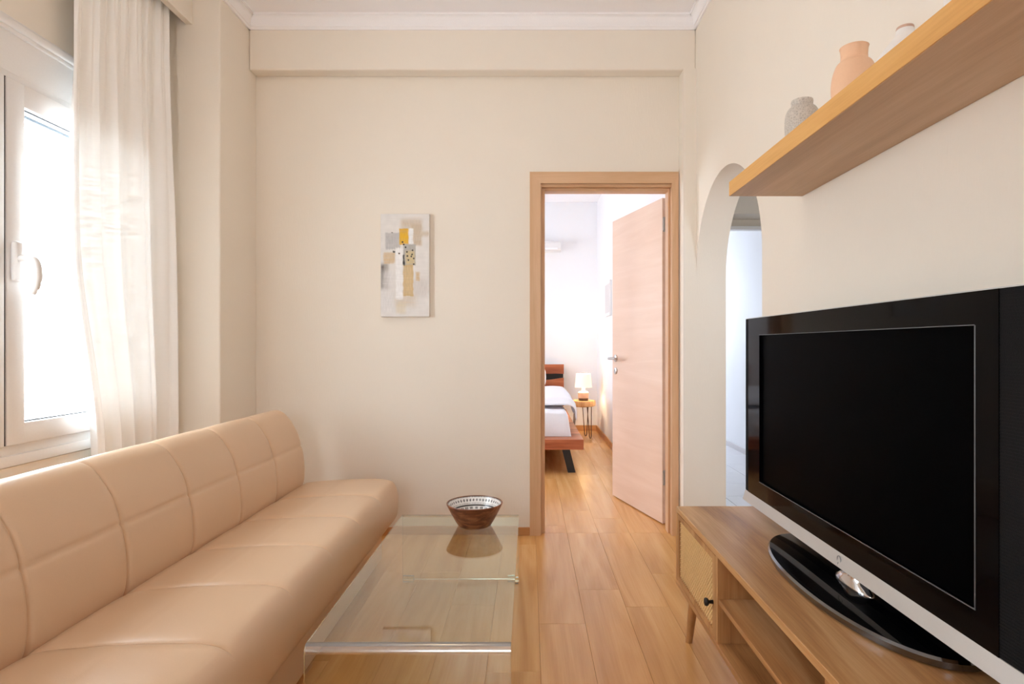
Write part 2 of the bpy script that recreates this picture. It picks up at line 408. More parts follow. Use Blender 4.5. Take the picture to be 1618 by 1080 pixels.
# hall
struct(obj('wall_hall_right', B(2.19, 2.3, 1.4, 8.2, 0, ZC), M['white_wall']))
bm = bmesh.new()
box(bm, 1.107, 1.5, 1.4, 1.5, 0, ZC); box(bm, 1.95, 2.19, 1.4, 1.5, 0, ZC); box(bm, 1.5, 1.95, 1.4, 1.5, 0, 1.5); box(bm, 1.5, 1.95, 1.4, 1.5, 2.05, ZC)  # unseen opening added here to light the hall header from the front
struct(obj('wall_hall_near', bm, M['hall_wall']))
bm = bmesh.new()
box(bm, 1.03, 2.19, 4.84, 4.95, 2.06, ZC); box(bm, 1.03, 1.32, 4.84, 4.95, 0, 2.06)
struct(obj('wall_hall_header', bm, M['hall_wall']))
struct(obj('trim_hall_beam', B(1.03, 2.19, 4.62, 4.84, 2.115, 2.40, bevel=.005), M['hall_wall']))
bm = bmesh.new(); box(bm, 1.32, 2.19, 4.815, 4.84, 2.03, 2.06, bevel=.003); box(bm, 1.32, 2.19, 4.84, 4.95, 2.045, 2.06)
struct(obj('trim_hall_door', bm, M['pvc']))
struct(obj('wall_hall_left', B(1.03, 1.107, YB+.14, 4.84, 0, ZC), M['hall_wall']))
bm = bmesh.new()
box(bm, 1.03, 1.25, 8.2, 8.3, 0, ZC); box(bm, 1.85, 2.3, 8.2, 8.3, 0, ZC); box(bm, 1.25, 1.85, 8.2, 8.3, 0, 1.1); box(bm, 1.25, 1.85, 8.2, 8.3, 2.1, ZC)
struct(obj('wall_hall_end', bm, M['white_wall']))
struct(obj('wall_bedroom_side', B(1.03, 1.107, 4.84, 8.3, 0, ZC), M['white_wall']))
struct(obj('baseboard_hall', B(2.178, 2.19, 1.5, 8.2, 0, .05, bevel=.002), M['tileskirt']))
# baseboard on the back wall
struct(obj('baseboard_back', B(-1.58, .004, YB-.013, YB, 0, .047, bevel=.003), M['skirt']))
# cornices
def cornice(name, axis, a, b, wallpos, sgn, h=.076, pr=.044, sgn_axis=None):
    prof = [(0, -h), (.010, -h), (.014, -h+.010), (.018, -h+.012)]
    for i in range(7):
        t = i/6*PI/2
        prof.append((.018+(pr-.026)*(1-math.cos(t)), -h+.012+(h-.024)*math.sin(t)))
    prof += [(pr-.008, -.010), (pr, -.010), (pr, 0), (0, 0)]
    poly = [(wallpos+sgn*u, ZC+v) for u, v in prof]
    return struct(obj(name, prism(bmesh.new(), poly, axis, a, b), M['trimwhite'], smooth='auto'))
cornice('trim_cornice_right', 'y', Y0, 3.37, RW, -1)
cornice('trim_cornice_back', 'x', -1.58, RW, 3.37, -1)
cornice('trim_cornice_pillar', 'y', 3.055-.044, 3.37, -1.58, 1)
cornice('trim_cornice_left', 'y', Y0, 3.055, LW, 1)

# ------------------------------------------------------------------ window
win = structE('window_1', (LW, 2.1, .66))
XF = -1.86
bm = bmesh.new()
FO = (WY0, WY1)
box(bm, XF-.07, XF-.005, WY0, WY0+.045, WZ0, 2.08, bevel=.004); box(bm, XF-.07, XF-.005, WY1-.045, WY1, WZ0, 2.08, bevel=.004)
box(bm, XF-.07, XF-.005, WY0, WY1, 2.045, 2.08, bevel=.004)
box(bm, XF-.07, XF-.002, WY0, WY1, .66, .70, bevel=.004); box(bm, XF-.07, XF-.012, WY0, WY1, .695, .737, bevel=.006)
obj('outer_frame', bm, M['pvc'], win, smooth='auto')
obj('shutter_box', B(LW-.2, XF-.008, WY0, WY1, 2.078, 2.281, bevel=.002), M['pvc'], win)
bm = bmesh.new(); box(bm, LW-.02, XF+.012, WY0-.04, WY1, 2.236, 2.268, bevel=.008, seg=3); box(bm, LW-.02, XF+.002, WY0-.03, WY1, 2.222, 2.238, bevel=.004)
obj('top_moulding', bm, M['pvc'], win, smooth='auto')
def sash(y0, y1):
    bm = bmesh.new(); s = .077; xa, xb = XF-.055, XF+.012
    z0, z1 = .738, 2.05
    box(bm, xa, xb, y0, y0+s, z0, z1, bevel=.005); box(bm, xa, xb, y1-s, y1, z0, z1, bevel=.005)
    box(bm, xa, xb-.0004, y0+s-.008, y1-s+.008, z0, z0+s, bevel=.005); box(bm, xa, xb-.0004, y0+s-.008, y1-s+.008, z1-s-.006, z1, bevel=.005)
    f = obj('sash', bm, M['pvc'], win, smooth='auto')
    bm = bmesh.new(); g = .004
    for (a, b_, c, d) in ((y0+s, y0+s+g, z0+s, z1-s-.006), (y1-s-g, y1-s, z0+s, z1-s-.006), (y0+s, y1-s, z0+s, z0+s+g), (y0+s, y1-s, z1-s-.010, z1-s-.006)):
        box(bm, xb-.028, xb-.020, a, b_, c, d)
    obj('gasket', bm, M['gasket'], f)
    obj('pane', B(xa+.02, xa+.026, y0+s-.01, y1-s+.01, z0+s-.01, z1-s+.004), M['pane'], f)
    return f
sash(1.245, 2.106); s2 = sash(2.114, 2.955)
obj('centre_gasket', B(XF-.04, XF+.006, 2.104, 2.116, .74, 2.05), M['gasket'], win)
# roller shutter bottom, drawn up outside
bm = bmesh.new(); box(bm, -1.965, -1.945, WY0+.04, WY1-.04, 1.972, 2.06); 
obj('roller_shutter', bm, M['shutter'], win)
obj('shutter_end_bar', B(-1.97, -1.94, WY0+.04, WY1-.04, 1.950, 1.953), M['alu'], win)
obj('outer_sill', B(-2.2, -1.93, WY0, WY1, .60, .66), M['pvc'], win)
# handle
hb = bmesh.new(); box(hb, XF+.012, XF+.034, 2.125, 2.163, 1.325, 1.470, bevel=.009, seg=3)
h = obj('handle_plate', hb, M['pvc'], s2, smooth='auto')
pts = catmull([(XF+.030, 2.145, 1.405), (XF+.055, 2.147, 1.410), (XF+.078, 2.150, 1.395), (XF+.084, 2.153, 1.355), (XF+.078, 2.156, 1.315), (XF+.066, 2.158, 1.283)], 6)
hb = bmesh.new(); tube(hb, pts, [.013]*6+[.016]*4+[.0185]*12+[.016]*5+[.012]*4, 14)
obj('handle_lever', hb, M['pvc'], s2, smooth=True)

# pelmet
pel = thing('curtain_pelmet', 'cream pelmet board hiding the curtain rail above the window', 'pelmet', (-1.76, 2.0, 2.736))
obj('front_board', B(-1.755, -1.72, -.6, 3.054, 2.736, 2.88, bevel=.002), M['wall'], pel)
obj('top_board', B(LW+.001, -1.755, -.6, 3.054, 2.865, 2.88), M['wall'], pel)
obj('rail', B(-1.82, -1.79, -.6, 3.05, 2.84, 2.866, bevel=.003), M['alu'], pel)
# curtain
def curtain(flip=False):
    bm = bmesh.new(); NU, NV = 260, 70; rows = []
    for j in range(NV+1):
        v = j/NV; z = 2.835-v*(2.835-.04)
        if flip: ya, yb = .86, 1.62
        else: ya = 2.35-.03*sm(0, .45, v)+.14*sm(.45, .8, v); yb = 2.995+.05*sm(0, .6, v)
        row = []
        for i in range(NU+1):
            u = i/NU
            am = .010+.030*sm(0, .5, v)
            ph = 2*PI*(5.2*u+.35*math.sin(5*u)+.08*math.sin(3*v+4*u))
            x = -1.795+am*math.sin(ph)*(.6+.4*math.sin(7*u+1))+.010*math.sin(2.3*ph+2*v)
            x += (.008*(1-v))*math.sin(2*PI*22*u)*(1-sm(.03, .3, v))
            y = ya+(yb-ya)*(u+.030*math.sin(ph*1+1.2)*sm(0, .3, v)*math.sin(PI*u))
            row.append((min(x, -1.76) if z > 2.73 else x, min(y, 3.048), z))
        rows.append(row)
    grid(bm, rows); return bm
cur = obj('sheer_curtain', curtain(), M['voile'], smooth=True, loc=(-1.79, 2.68, .04))
tag(cur, 'sheer white voile curtain drawn to the right side of the window', 'curtain', 'window curtains')
cur = obj('sheer_curtain', curtain(True), M['voile'], smooth=True, loc=(-1.79, 1.24, .04))  # unseen second panel, added to cut the window light on the pillar
tag(cur, 'unseen voile curtain added on the left side of the window to soften daylight', 'curtain', 'window curtains')

# ------------------------------------------------------------------ door
door = structE('door_1', (.45, YB, 0))
def frame_piece(name, poly, a, b, axis, mat): return obj(name, prism(bmesh.new(), poly, axis, a, b), mat, door)
YA = YB-.015
frame_piece('architrave', [(.004, 0), (.067, 0), (.067, 2.032), (.004, 2.098)], YA, YB+.001, 'y', M['framewood'])
frame_piece('architrave', [(.004, 2.098), (.067, 2.032), (.824, 2.032), (.862, 2.07), (.862, 2.098)], YA, YB+.001, 'y', M['framewood_h'])
frame_piece('architrave', [(.824, 0), (.862, 0), (.862, 2.07), (.824, 2.032)], YA, YB+.001, 'y', M['framewood'])
obj('jamb', B(.058, .074, YB+.004, YB+.155, 0, 2.032), M['framewood'], door)
obj('jamb', B(.824, .840, YB+.004, YB+.155, 0, 2.032), M['framewood'], door)
obj('head_jamb', B(.074, .824, YB+.004, YB+.155, 2.015, 2.032), M['framewood_h'], door)
obj('stop', B(.074, .092, YB+.03, YB+.10, 0, 2.015, bevel=.002), M['framewood'], door)
obj('stop', B(.812, .824, YB+.03, YB+.10, 0, 2.015, bevel=.002), M['framewood'], door)
obj('head_stop', B(.092, .812, YB+.03, YB+.10, 1.998, 2.015, bevel=.002), M['framewood_h'], door)
W = .735
leaf = obj('leaf', B(0, W, -.04, 0, .008, 2.0, bevel=.0015, seg=1), M['doorwood'], door, local=True)
leaf.location = Vector((.815, 3.655, 0))-door.location; leaf.rotation_euler = (0, 0, math.atan2(.705, -.207))
bm = bmesh.new()
for s in (1, -1):
    y = 0 if s > 0 else -.04
    cyl = lathe(bmesh.new(), [(.0, 0), (.026, 0), (.026, .006), (.022, .009), (0, .009)], (0, 0, 0), 24, cap=False)
    R = Matrix.Translation((W-.06, y, 1.005)) @ Matrix.Rotation(-s*PI/2, 4, 'X')
    bmesh.ops.transform(cyl, matrix=R, verts=cyl.verts); me = bpy.data.meshes.new('t'); cyl.to_mesh(me); bm.from_mesh(me); cyl.free(); bpy.data.meshes.remove(me)
    tube(bm, catmull([(W-.06, y+s*.006, 1.005), (W-.06, y+s*.05, 1.005), (W-.075, y+s*.058, 1.005), (W-.175, y+s*.055, 1.004)], 5), .009, 12)
obj('handle', bm, M['steel'], leaf, smooth='auto', local=True)
bm = bmesh.new()
for s in (1, -1):
    y = 0 if s > 0 else -.04
    cyl = lathe(bmesh.new(), [(0, 0), (.024, 0), (.024, .005), (.02, .008), (.008, .008), (.008, .011), (0, .011)], (0, 0, 0), 24, cap=False)
    R = Matrix.Translation((W-.06, y, .915)) @ Matrix.Rotation(-s*PI/2, 4, 'X')
    bmesh.ops.transform(cyl, matrix=R, verts=cyl.verts); me = bpy.data.meshes.new('t'); cyl.to_mesh(me); bm.from_mesh(me); cyl.free(); bpy.data.meshes.remove(me)
obj('keyhole_rose', bm, M['steel'], leaf, smooth='auto', local=True)
for z in (1.80, .25):
    bm = bmesh.new(); tube(bm, [(-.006, -.006, z), (-.006, -.006, z+.075)], .007, 10); box(bm, -.0015, .0, -.034, -.004, z-.008, z+.083)
    obj('hinge', bm, M['steel'], leaf, local=True)

# ------------------------------------------------------------------ sofa
sofa = thing('sofa', 'long armless tan leather sofa bed with stitched square panels under the window', 'sofa', (-.95, 2.0, 0))
SY0, SY1 = 1.02, 3.02; SEAMS = [SY0+(SY1-SY0)/6*k for k in range(7)]
def cushion(prof, seams_v, puff, top_rng, seam_w=.016, depth=.009, crest=None):
    """prof: closed loop of (x,z) ; returns grid bmesh with inward seams across"""
    P = [Vector((a, b)) for a, b in prof]; n = len(P)
    nor = []
    for i in range(n):
        t = (P[(i+1) % n]-P[i-1]).normalized(); nor.append(Vector((t.y, -t.x)))
    # orient outward
    c = sum(P, Vector((0, 0)))/n
    if sum((P[i]-c).dot(nor[i]) for i in range(n)) < 0: nor = [-v for v in nor]
    ys = []
    for k in range(6):
        a, b_ = SEAMS[k], SEAMS[k+1]
        for i in range(22): 
            t = i/22; t = .5-.5*math.cos(PI*t)
            ys.append(a+(b_-a)*t)
    ys.append(SEAMS[-1])
    rows = []
    for y in ys:
        e = min(y-SY0, SY1-y); rnd = min(1, max(0, e/.03)); er = math.sqrt(1-(1-rnd)**2)
        d = min(abs(y-s) for s in SEAMS[1:-1])
        row = []
        for i in range(n):
            wgt = top_rng(i/n)
            seam = math.exp(-(d/seam_w)**2)*.35+math.exp(-(d/.0035)**2)*.65
            off = -depth*seam*wgt
            dd = max(0, 1-d/(.166)); off += puff*wgt*(1-dd**2)
            for sv, wv, dv in seams_v:
                dv_ = abs(i-sv)
                off -= dv*(math.exp(-(dv_/wv)**2))
            q = P[i]+nor[i]*off
            # rounded ends: pull towards the centre line
            k_ = .024*(1-er)
            q = q-nor[i]*k_
            row.append((q.x, y, q.y))
        rows.append(row)
    bm = bmesh.new(); R = grid(bm, rows, close_v=True)
    for ring in (R[0], R[-1]):
        cv = bm.verts.new(sum((v.co for v in ring), Vector((0, 0, 0)))/n)
        for i in range(n): bm.faces.new((cv, ring[i], ring[(i+1) % n]))
    return bm
def loop2(pts, n):
    out = catmull([(a, b, 0) for a, b in pts], n*2); return [(v.x, v.y) for v in out]
# seat: front edge bulges
top = loop2([(-1.16, .385), (-1.10, .408), (-1.0, .418), (-.90, .424), (-.80, .426), (-.735, .425), (-.690, .414), (-.666, .388), (-.656, .345), (-.656, .295), (-.662, .25), (-.675, .224), (-.69, .214)], 5)
bot = [(-.80, .21), (-.95, .21), (-1.08, .21), (-1.16, .21), (-1.17, .30)]
prof = top+bot; nS = len(prof)
mid = min(range(len(top)), key=lambda i: abs(top[i][0]+.92) + (0 if i < 60 else 9))
obj('seat', cushion(prof, [(mid, .8, .0012)], .003, lambda t: 1 if t < 60/nS else (max(0, 1-(t-60/nS)*nS/12))), M['leather'], sofa, smooth=True)
bk = loop2([(-1.15, .37), (-1.132, .42), (-1.130, .50), (-1.142, .585), (-1.165, .66), (-1.198, .718), (-1.230, .755), (-1.270, .771), (-1.305, .762), (-1.33, .735), (-1.33, .69)], 5)
bkb = [(-1.315, .60), (-1.295, .50), (-1.275, .40), (-1.22, .36)]
prof = bk+bkb; nB = len(prof)
mid = min(range(len(bk)), key=lambda i: abs(bk[i][1]-.592) + (0 if i < 56 else 9))
obj('backrest', cushion(prof, [(mid, .8, .004), (mid, 4, .0012)], .0035, lambda t: 1 if t < 66/nB else max(0, 1-(t-66/nB)*nB/14)), M['leather'], sofa, smooth=True)
obj('base', B(-1.25, -.735, SY0+.03, SY1-.03, .02, .222, bevel=.012, seg=3), M['leather'], sofa, smooth='auto')
bm = bmesh.new(); prism(bm, [(-.74, .235), (-.70, .232), (-.676, .255), (-.667, .30), (-.672, .30), (-.69, .262), (-.715, .248), (-.74, .248)], 'y', SY1-.006, SY1+.006)
obj('end_clip', bm, M['black'], sofa)
for x in (-1.18, -.80):
    for y in (1.15, 2.9):
        obj('foot', lathe(bmesh.new(), [(.022, 0), (.022, .02)], (x, y, 0), 16), M['black'], sofa)
# loose hinge bracket of the sofa bed between seat and back
# ------------------------------------------------------------------ coffee table
CT = (-.315, 2.15, 0)
tab = thing('coffee_table', 'low bent clear glass coffee table in front of the tan sofa', 'table', CT)
TX0, TX1, TY0, TY1, TH, TT = -.583, -.047, 1.545, 2.764, .319, .012
R_ = .022
def bent(off):
    h_ = TH-off; a, b_ = TY0+off, TY1-off; r = R_-off
    pts = [(a, 0.012)]
    for k in range(17):
        t = PI-PI/2*k/16; pts.append((a+r+r*math.cos(t), h_-r+r*math.sin(t)))
    for k in range(17):
        t = PI/2-PI/2*k/16; pts.append((b_-r+r*math.cos(t), h_-r+r*math.sin(t)))
    pts.append((b_, .012)); return pts
outer, inner = bent(0), bent(TT)
bm = bmesh.new(); n = len(outer)
def rowv(x, pts): return [bm.verts.new((x, y, z)) for y, z in pts]
oL, oR, iL, iR = rowv(TX0, outer), rowv(TX1, outer), rowv(TX0, inner), rowv(TX1, inner)
for k in range(n-1):
    f1 = bm.faces.new((oL[k], oR[k], oR[k+1], oL[k+1])); f2 = bm.faces.new((iL[k], iL[k+1], iR[k+1], iR[k]))
    if 1 <= k < 17 or 18 <= k < 34: f1.material_index = 1; f2.material_index = 2
    for A_, B_ in ((oL, iL), (oR, iR)):
        bm.faces.new((A_[k], A_[k+1], B_[k+1], B_[k]))
for k in (0, n-1):
    bm.faces.new((oL[k], oR[k], iR[k], iL[k]))
obj('bent_glass', bm, [M['tableglass'], M['tablebend'], M['bendback']], tab, smooth='auto')
for x in (TX0+.002, TX1-.052):
    for y in (TY0-.004, TY1-TT-.004):
        obj('foot', B(x, x+.05, y, y+TT+.008, 0, .028, bevel=.002), M['tableglass'], tab)

# bowl
BC = (-.236, 2.59, TH)
bowl = thing('bowl', 'wooden bowl with black and white patterned inside on the glass table', 'bowl', BC)
z0 = .0005
obj('wooden_shell', lathe(bmesh.new(), [(0, z0), (.066, z0), (.072, .004), (.084, .024), (.100, .052), (.114, .080), (.120, .092), (.1215, .096), (.1195, .099), (.1165, .0985), (.1125, .088)], BC, 96, cap=False), M['bowlwood'], bowl, smooth='auto')
bm = bmesh.new(); NU, NV = 420, 60
prof = [(.1155, .0975), (.108, .082), (.095, .056), (.080, .030), (.068, .013), (.05, .008), (.02, .007), (.0008, .007)]
cp = catmull([(a, b, 0) for a, b in prof], 9); rows = [[(BC[0]+p.x*math.cos(2*PI*i/NU), BC[1]+p.x*math.sin(2*PI*i/NU), BC[2]+p.y) for i in range(NU)] for p in cp]
grid(bm, rows, close_v=True)
def bowlcol(x, y, z):
    dx, dy = x-BC[0], y-BC[1]; a = (math.atan2(dy, dx)/(2*PI)) % 1; h_ = z-BC[2]
    W_, K_ = (.86, .84, .82), (.02, .018, .018)
    f = lambda n_: abs((a*n_) % 1-.5)*2
    if h_ > .0966: return (.36, .20, .11)
    if h_ > .0945: return K_
    if h_ > .0915: return K_ if f(92) < .4 else W_
    if .074 < h_ < .089:
        t = abs(h_-.0815)/.0062; u = f(46)/.62
        if t+u < 1 and not (t+u < .28): return K_
        return W_
    if .068 < h_ < .0705: return K_ if f(92) < .4 else W_
    if .0585 < h_ < .062: return K_
    if .046 < h_ < .055: return K_ if (f(26) < .62 and f(26*6) < .62) else W_
    if .038 < h_ < .041: return K_
    if .02 < h_ < .034: return K_ if f(30)+abs(h_-.027)/.007 < .8 else W_
    if h_ < .014:
        return K_ if ((a*16) % 1) < .4 else W_
    return W_
o = obj('patterned_glaze', bm, M['paint_bowl'], bowl, smooth=True)
ca = o.data.color_attributes.new('paint', 'FLOAT_COLOR', 'POINT')
wl = Vector(BC)
flat = []
for v in o.data.vertices:
    p = v.co+wl; c = bowlcol(p.x, p.y, p.z); flat += [c[0], c[1], c[2], 1]
ca.data.foreach_set('color', flat)

# ------------------------------------------------------------------ canvas painting
PX0, PX1, PZ0, PZ1 = -.852, -.572, 1.262, 1.852
pic = thing('canvas_painting', 'narrow abstract canvas with yellow, grey and beige patches on the back wall', 'painting', ((PX0+PX1)/2, YB, PZ0))
obj('stretched_canvas', B(PX0, PX1, YB-.032, YB-.001, PZ0, PZ1, bevel=.002, seg=1), M['canvas_edge'], pic)
bm = bmesh.new(); NU, NV = 120, 250
rows = [[(PX0+.0015+(PX1-PX0-.003)*i/NU, YB-.0325, PZ1-.0015-(PZ1-PZ0-.003)*j/NV) for i in range(NU+1)] for j in range(NV+1)]
grid(bm, rows)
o = obj('painted_face', bm, M['paint_canvas'], pic)
def srgb(r_, g_, b_): return Vector(S(r_, g_, b_)[:3])
patches = [  # (u0,u1,v0,v1,colour,edge softness,opacity)
 (0, 1, 0, 1, (228, 226, 224), .01, 0), (.42, .85, .05, .20, (208, 192, 172), .06, .8), (.62, .84, .10, .31, (205, 188, 166), .03, .9), (.8, 1, .17, .22, (208, 194, 176), .04, .8),
 (.62, .98, .63, .80, (212, 206, 202), .10, .8), (.3, .72, .78, .9, (214, 200, 182), .10, .7), (.0, .16, .48, .74, (150, 142, 136), .05, .8), (.01, .07, .50, .72, (88, 78, 72), .03, .75), (.03, .26, .55, .95, (226, 224, 224), .08, .6),
 (.10, .40, .185, .345, (192, 190, 190), .015, .95), (.06, .30, .375, .485, (214, 190, 156), .02, .95), (.385, .58, .145, .30, (224, 176, 70), .008, 1), (.40, .56, .185, .285, (232, 184, 40), .02, .8),
 (.575, .67, .14, .30, (240, 240, 240), .015, 1), (.46, .715, .295, .50, (180, 178, 174), .008, 1), (.52, .70, .36, .49, (212, 192, 142), .03, .8), (.455, .67, .495, .80, (206, 178, 132), .008, 1), (.49, .65, .52, .78, (214, 188, 146), .03, .8),
 (.31, .46, .33, .83, (242, 241, 241), .02, 1), (.72, .80, .565, .65, (212, 186, 146), .02, .9), (.32, .52, .86, .97, (222, 208, 180), .05, .6), (.46, .495, .40, .50, (60, 58, 56), .01, .9), (.25, .30, .36, .378, (40, 38, 38), .005, .95), (.22, .25, .18, .186, (50, 48, 48), .004, .9)]
dots = [(.51, .325), (.655, .355), (.55, .41), (.63, .415), (.68, .435), (.57, .45), (.645, .395), (.38, .385), (.68, .49), (.45, .275), (.475, .30), (.54, .37)]
flat = []
for v in o.data.vertices:
    p = v.co+pic.location
    u = (p.x-PX0)/(PX1-PX0); t = (PZ1-p.z)/(PZ1-PZ0)
    n1 = mnoise.noise(Vector((u*9, t*18, 0))); n2 = mnoise.noise(Vector((u*40, t*20, 3))); n3 = mnoise.noise(Vector((u*3, t*70, 7)))
    col = srgb(229, 226, 223)*(1+.05*n1+.03*n3)
    uu = u+.012*n1+.01*n2; tt = t+.006*n1+.006*n2
    for (a, b_, c, d, rgb, s_, op) in patches[1:]:
        k_ = sm(a-s_, a+s_, uu)*(1-sm(b_-s_, b_+s_, uu))*sm(c-s_*.5, c+s_*.5, tt)*(1-sm(d-s_*.5, d+s_*.5, tt))*op
        if k_ > 0: col = col.lerp(srgb(*rgb)*(1+.10*n2+.06*n3), min(1, k_*(1+.35*n3)))
    for a, b_ in dots:
        if ((u-a)/.018)**2+((t-b_)/.0085)**2 < 1: col = srgb(70, 66, 64)
    flat += [max(0, c) for c in col]+[1]
ca = o.data.color_attributes.new('paint', 'FLOAT_COLOR', 'POINT'); ca.data.foreach_set('color', flat)

# ------------------------------------------------------------------ TV unit
UX0, UX1, UY0, UY1, UZ0, UZ1 = .546, .936, .62, 2.22, .213, .50
unit = thing('tv_unit', 'brown wooden tv unit with cane doors and an open shelf by right wall', 'tv unit', ((UX0+UX1)/2, (UY0+UY1)/2, 0))
T = .018
obj('top', B(UX0, UX1, UY0, UY1, UZ1-.020, UZ1, bevel=.0015, seg=1), M['unitwood'], unit)
obj('bottom', B(UX0, UX1, UY0, UY1, UZ0, UZ0+T, bevel=.001, seg=1), M['unitwood'], unit)
zi0, zi1 = UZ0+T, UZ1-.020
for y in (UY0, UY1-T): obj('side_panel', B(UX0, UX1, y, y+T, zi0, zi1, bevel=.001, seg=1), M['unitwood_z'], unit)
PY = (1.096, 1.742)
for y in PY: obj('partition', B(UX0+.001, UX1-.01, y-T/2, y+T/2, zi0, zi1), M['unitwood_z'], unit)
obj('back_panel', B(UX1-.01, UX1-.004, UY0+T, UY1-T, zi0, zi1), M['unitwood_z'], unit)
obj('shelf', B(UX0+.004, UX1-.012, PY[0]+T/2, PY[1]-T/2, .345, .360, bevel=.001, seg=1), M['unitwood'], unit)
def unit_door(y0, y1, knob_y):
    z0, z1 = zi0+.002, zi1-.002; f = .035; xa, xb = UX0+.001, UX0+.019
    bm = bmesh.new()
    box(bm, xa, xb, y0, y0+f, z0, z1); box(bm, xa, xb, y1-f, y1, z0, z1); box(bm, xa, xb, y0+f, y1-f, z0, z0+.018); box(bm, xa, xb, y0+f, y1-f, z1-.018, z1)
    d = obj('door', bm, M['unitwood_z'], unit)
    ya, yb, za, zb = y0+f, y1-f, z0+.018, z1-.018
    obj('cane_backing', B(xb-.006, xb-.004, ya, yb, za, zb), M['cane_dark'], d)
    bm = bmesh.new(); pitch = .016
    def strip(p, q, wd, x):
        p, q = Vector(p), Vector(q); t = (q-p).normalized(); nn = Vector((-t.y, t.x))*wd
        pr = [p+nn, q+nn, q-nn, p-nn]; A = [bm.verts.new((x, v.x, v.y)) for v in pr]; Bq = [bm.verts.new((x+.0014, v.x, v.y)) for v in pr]
        bm.faces.new(A); bm.faces.new(Bq)
        for i in range(4): bm.faces.new((A[i], A[(i+1) % 4], Bq[(i+1) % 4], Bq[i]))
    y = ya+.004
    while y < yb:
        strip((y, za), (y, zb), .0012, xb-.0095); strip((y+.0035, za), (y+.0035, zb), .0012, xb-.0095); y += pitch
    z = za+.004
    while z < zb:
        strip((ya, z), (yb, z), .0012, xb-.0108); strip((ya, z+.0035), (yb, z+.0035), .0012, xb-.0108); z += pitch
    Ly, Lz = yb-ya, zb-za
    k = -Lz
    while k < Ly:
        a0 = max(0, k); a1 = min(Ly, k+Lz)
        if a1-a0 > .004:
            strip((ya+a0, za+a0-k), (ya+a1, za+a1-k), .0015, xb-.0122)
            strip((ya+a0, zb-(a0-k)), (ya+a1, zb-(a1-k)), .0015, xb-.0136)
        k += pitch
    c = obj('cane_weave', bm, M['cane'], d); c['kind'] = 'stuff'
    kb = lathe(bmesh.new(), [(0, 0), (.006, 0), (.005, .012), (.011, .016), (.0125, .021), (.010, .025), (0, .026)], (0, 0, 0), 20, cap=False)
    bmesh.ops.transform(kb, matrix=Matrix.Translation((xa, knob_y, .334)) @ Matrix.Rotation(-PI/2, 4, 'Y'), verts=kb.verts)
    obj('knob', kb, M['black'], d, smooth=True)
unit_door(PY[1]+.006, UY1-.004, PY[1]+.035)
unit_door(UY0+.004, PY[0]-.006, PY[0]-.035)
for sx in (0, 1):
    for sy in (0, 1):
        x = UX0+.055 if sx == 0 else UX1-.055; y = UY1-.055 if sy else UY0+.055
        bx = x+(-.01 if sx == 0 else .01); by = y+(.045 if sy else -.045)
        obj('leg', tube(bmesh.new(), [(x, y, UZ0), (bx, by, 0)], [.019, .012], 20), M['unitwood_z'], unit, smooth='auto')

# ------------------------------------------------------------------ television
TVX, TVY0, TVY1, TVZ0, TVZ1 = .76, .86, 2.10, .558, 1.188
tv = thing('television', 'large black flat television with silver lower edge on the wooden tv unit', 'television', (.82, 1.47, UZ1))
obj('back_casing', B(TVX+.022, TVX+.085, TVY0+.02, TVY1-.02, TVZ0+.012, TVZ1-.012, bevel=.012, seg=3), M['black'], tv)
SY0_, SY1_, SZ0, SZ1 = 1.019, 1.973, .647, 1.130
bm = bmesh.new(); xa, xb = TVX, TVX+.026
ya, yb = .967, 2.072
box(bm, xa, xb, ya, SY0_, .590, TVZ1); box(bm, xa, xb, SY1_, yb, .590, TVZ1)
box(bm, xa, xb, SY0_, SY1_, .590, SZ0); box(bm, xa, xb, SY0_, SY1_, SZ1, TVZ1)
obj('bezel', bm, M['glossblack'], tv)
obj('screen', B(TVX+.008, TVX+.02, SY0_-.002, SY1_+.002, SZ0-.002, SZ1+.002), M['screen'], tv)
bm = bmesh.new(); q = .0022
for (a, b_, c, d) in ((SY0_, SY1_, SZ0-q, SZ0), (SY0_-q, SY0_, SZ0-q, SZ1), (SY0_, SY1_, SZ1, SZ1+q*.6)): box(bm, TVX-.001, TVX+.006, a, b_, c, d)
obj('screen_edge', bm, M['alu'], tv)
def mesh_strip(y0, y1):
    bm = bmesh.new(); box(bm, TVX+.002, TVX+.026, y0, y1, .590, TVZ1)
    o = obj('speaker_strip', bm, M['mesh'], tv)
    bm = bmesh.new(); z = .594
    while z < TVZ1-.004: box(bm, TVX+.0008, TVX+.003, y0+.001, y1-.001, z, z+.0028); z += .0056
    s = obj('grille_ribs', bm, M['mesh'], o); s['kind'] = 'stuff'
mesh_strip(TVY0, .967); mesh_strip(2.072, TVY1)
obj('lower_bar', prism(bmesh.new(), [(TVX-.010, TVZ0), (TVX+.03, TVZ0), (TVX+.03, .590), (TVX, .590)], 'y', TVY0, TVY1), M['silver'], tv)
obj('top_edge', B(TVX+.001, TVX+.03, TVY0, TVY1, TVZ1, TVZ1+.0025), M['silver'], tv)
# emblem: ring with a small tail, on the lower bar
bm = bmesh.new(); pts = [(TVX-.0055, 1.455+.0085*math.cos(2*PI*i/28), .575+.0085*math.sin(2*PI*i/28)) for i in range(29)]
tube(bm, pts, .0009, 8, cap=False); tube(bm, [(TVX-.0075, 1.455, .5685), (TVX-.0082, 1.455, .5635)], .0009, 8)
obj('emblem', bm, M['alu'], tv)
